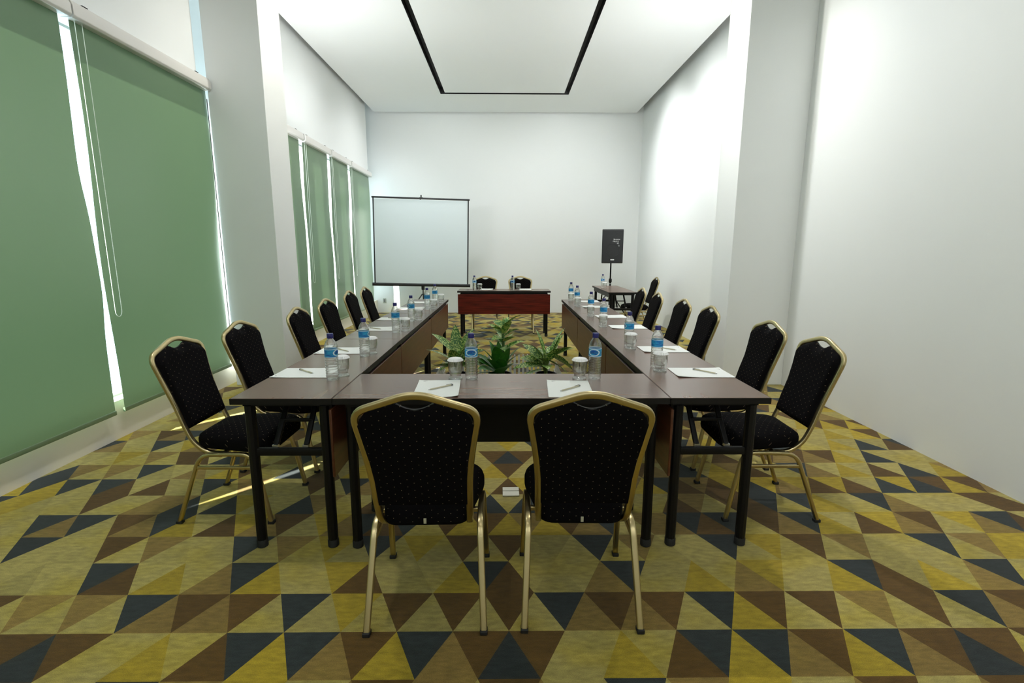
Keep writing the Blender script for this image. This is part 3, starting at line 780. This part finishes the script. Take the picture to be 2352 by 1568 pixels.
def plant(name, x, y, label, build, leafm, pr=.10, ph=.20):
    t = thing(name, label, 'plant', (x, y, .012), 0, 'potted plants in the middle of the table ring')
    MB().lathe([(pr*.75,0),(pr,ph),(pr*1.06,ph),(pr*1.06,ph+.012),(pr*.94,ph+.012),(pr*.93,ph-.02)], 24, cap1=False).build('pot', M['pot'], t)
    MB().lathe([(.001,ph-.022),(pr*.93,ph-.018)], 20, cap0=False, cap1=False).build('soil', M['soil'], t)
    build(t, leafm); return t
def stemtube(path, r): return MB().tube(fillet(path, .06, 4), r)
def pl_left(t, lm):
    rnd = random.Random(3); st = MB(); lf = MB()
    specs = [(100,74,.30,.085,.40),(150,38,.30,.075,.44),(175,30,.28,.07,.35),(40,60,.28,.08,.42),(10,45,.24,.07,.36),(250,35,.20,.085,.32),(210,15,.22,.085,.30),(320,25,.2,.08,.30),(280,10,.22,.08,.27),(130,20,.2,.07,.26),(60,30,.22,.07,.30)]
    specs += [(rnd.uniform(0,360), rnd.uniform(5,60), rnd.uniform(.18,.26), rnd.uniform(.06,.085), rnd.uniform(.27,.42)) for _ in range(9)]
    for az, el, ln, wd, z in specs:
        a = R(az); b = (.03*math.cos(a), .03*math.sin(a), z-.02)
        st.tube([(.008*math.cos(a), .008*math.sin(a), .19), (.02*math.cos(a), .02*math.sin(a), z*.7+.05), b], .005)
        leaf(lf, b, a, R(el), ln*1.05, wd*1.55, .5, rnd.uniform(-.5,.5))
    st.build('stem', M['stem'], t); lf.build('leaves', lm, t, smooth=60)
def pl_mid(t, lm):
    rnd = random.Random(5)
    MB().tube([(.03,0,.19),(.035,.0,.42),(.025,0,.60)], .013).build('cane', M['stemw'], t)
    lf = MB()
    for k in range(15):
        a = R(k*137.5); z = .44+.016*k; leaf(lf, (.028,0,z), a, R(rnd.uniform(10,50)), rnd.uniform(.17,.25), .085, .8, rnd.uniform(-.6,.6))
    leaf(lf, (.028,0,.64), R(80), R(80), .12, .04, .3)
    lf.build('upper_leaves', lm, t, smooth=60)
    lf = MB()
    for az, el, ln, wd, z in ((275,52,.24,.13,.22),(240,45,.27,.12,.23),(310,40,.24,.12,.22),(190,35,.26,.12,.24),(90,70,.34,.10,.24),(200,62,.26,.15,.24),(255,70,.28,.16,.24),(300,66,.27,.15,.24),(340,50,.24,.11,.25),(170,45,.26,.12,.23),(120,60,.30,.08,.24),(145,30,.25,.13,.22),(225,25,.26,.15,.22),(280,35,.26,.16,.21),(20,55,.27,.11,.25),(60,60,.24,.10,.24),(195,10,.22,.13,.21),(250,8,.2,.13,.2)):
        leaf(lf, (.02*math.cos(R(az)), .02*math.sin(R(az)), z), R(az), R(el), ln*1.1, wd*1.12, .5, rnd.uniform(-.3,.3))
    lf.build('lower_leaves', M['leafdark'], t, smooth=60)
def pl_right(t, lm):
    rnd = random.Random(9); st = MB(); lf = MB()
    specs = [(40,58,.34,.075,.36),(20,66,.28,.07,.34),(120,62,.26,.055,.40),(150,40,.26,.08,.33),(185,20,.22,.07,.32),(200,5,.30,.06,.30),(215,-5,.30,.055,.26),(350,-25,.26,.10,.40),(320,-15,.22,.09,.34),(270,10,.2,.08,.3),(80,30,.2,.07,.32),(240,30,.18,.08,.33)]
    specs += [(rnd.uniform(0,360), rnd.uniform(5,60), rnd.uniform(.18,.26), rnd.uniform(.06,.085), rnd.uniform(.27,.42)) for _ in range(9)]
    for az, el, ln, wd, z in specs:
        a = R(az); b = (.03*math.cos(a), .03*math.sin(a), z)
        st.tube([(.008*math.cos(a), .008*math.sin(a), .19), (.018*math.cos(a), .018*math.sin(a), z*.75+.04), b], .006)
        leaf(lf, b, a, R(el), ln*1.05, wd*1.6, .5, rnd.uniform(-.6,.6))
    st.build('stem', M['stem'], t); lf.build('leaves', lm, t, smooth=60)
plant('potted_plant', -.455, 2.56, 'speckled leafy potted plant, leftmost of the three behind the front table', pl_left, M['leafvar'])
plant('potted_plant', -.04, 2.56, 'tallest potted plant with broad dark lower leaves, middle of the three', pl_mid, M['leafmix'], .11)
plant('potted_plant', .40, 2.56, 'speckled long-leaved potted plant, rightmost of the three behind the front table', pl_right, M['leafvar'])
fn = thing('planter_fence', 'low white slatted fence standing round the potted plants', 'fence', (-.02, 2.60, 0))
def slats(name, p0, p1, n, out, hh=.29):
    p0, p1, out = Vector(p0), Vector(p1), Vector(out); d = (p1-p0).normalized(); mb = MB()
    for i in range(n):
        c = p0+(p1-p0)*((i+.5)/n); w_ = .011
        pts = [(-w_, 0), (w_, 0), (w_, hh), (w_*.4, hh+.025), (-w_*.4, hh+.025), (-w_, hh)]
        mb.prism(pts, lambda a, b, q: c+d*a+Vector((0,0,b))+out*(b*.16+q), 0, .006)
    for z in (.04, hh*.75): mb.tube([p0+out*(z*.16-.004)+Vector((0,0,z)), p1+out*(z*.16-.004)+Vector((0,0,z))], rprof(.006,.016,.002))
    mb.build(name, M['fence'], fn)
slats('slatted_side', (-.56,.27,.0), (.50,.27,.0), 24, (0,1,0), .31); slats('slatted_side', (-.56,-.24,.0), (.50,-.24,.0), 24, (0,-1,0), .17)
slats('slatted_side', (-.56,-.24,.0), (-.56,.27,.0), 11, (-1,0,0), .25); slats('slatted_side', (.50,-.24,.0), (.50,.27,.0), 11, (1,0,0), .25)
MB().box(-.55,.49,-.23,.26,0,.011).build('tray', M['fence'], fn)

# ------------------------------------------------------------------ fittings for the added uplighters on the unseen pillar faces
for sx, lab in ((-1, 'added unseen ceiling fill lamp on the far face of the left pillar'), (1, 'added unseen ceiling fill lamp on the far face of the right pillar')):
    y0 = 3.44 if sx < 0 else 3.42
    ul = thing('added_uplighter', lab, 'added fill lamp', (sx*2.53, y0, 2.36))
    bw = MB().lathe([(.02,-.02),(.07,.0),(.12,.05),(.15,.12),(.146,.12),(.115,.055),(.066,.006),(.001,-.005)], 28, (0,.17,0), cap1=False); bw.build('bowl', M['cassette'], ul)
    MB().box(-.05,.05,0,.02,-.06,.06).box(-.02,.02,.02,.09,-.012,.012).build('wall_bracket', M['cassette'], ul, bevel=.003)

# ------------------------------------------------------------------ small fixtures
ol = thing('wall_outlet', 'small greyish power outlet low on the back wall under the projection screen', 'outlet', (-2.72, YB-.001, .27))
MB().box(-.035,.035,-.008,0,-.055,.055).build('cover_plate', M['outlet'], ol, bevel=.003)
MB().box(-.018,.018,-.010,-.008,-.035,.035).build('socket_face', M['print'], ol, bevel=.001)
fb = thing('floor_box', 'small white two-part floor socket cover on the carpet under the front table', 'floor socket', (.045, .59, .001), R(1))
MB().box(-.048,.048,.008,.052,0,.007).build('lid', M['floorbox'], fb, bevel=.002)
MB().box(-.048,.048,-.052,.002,0,.007).build('lid', M['floorbox'], fb, bevel=.002)
bpy.context.view_layer.update()
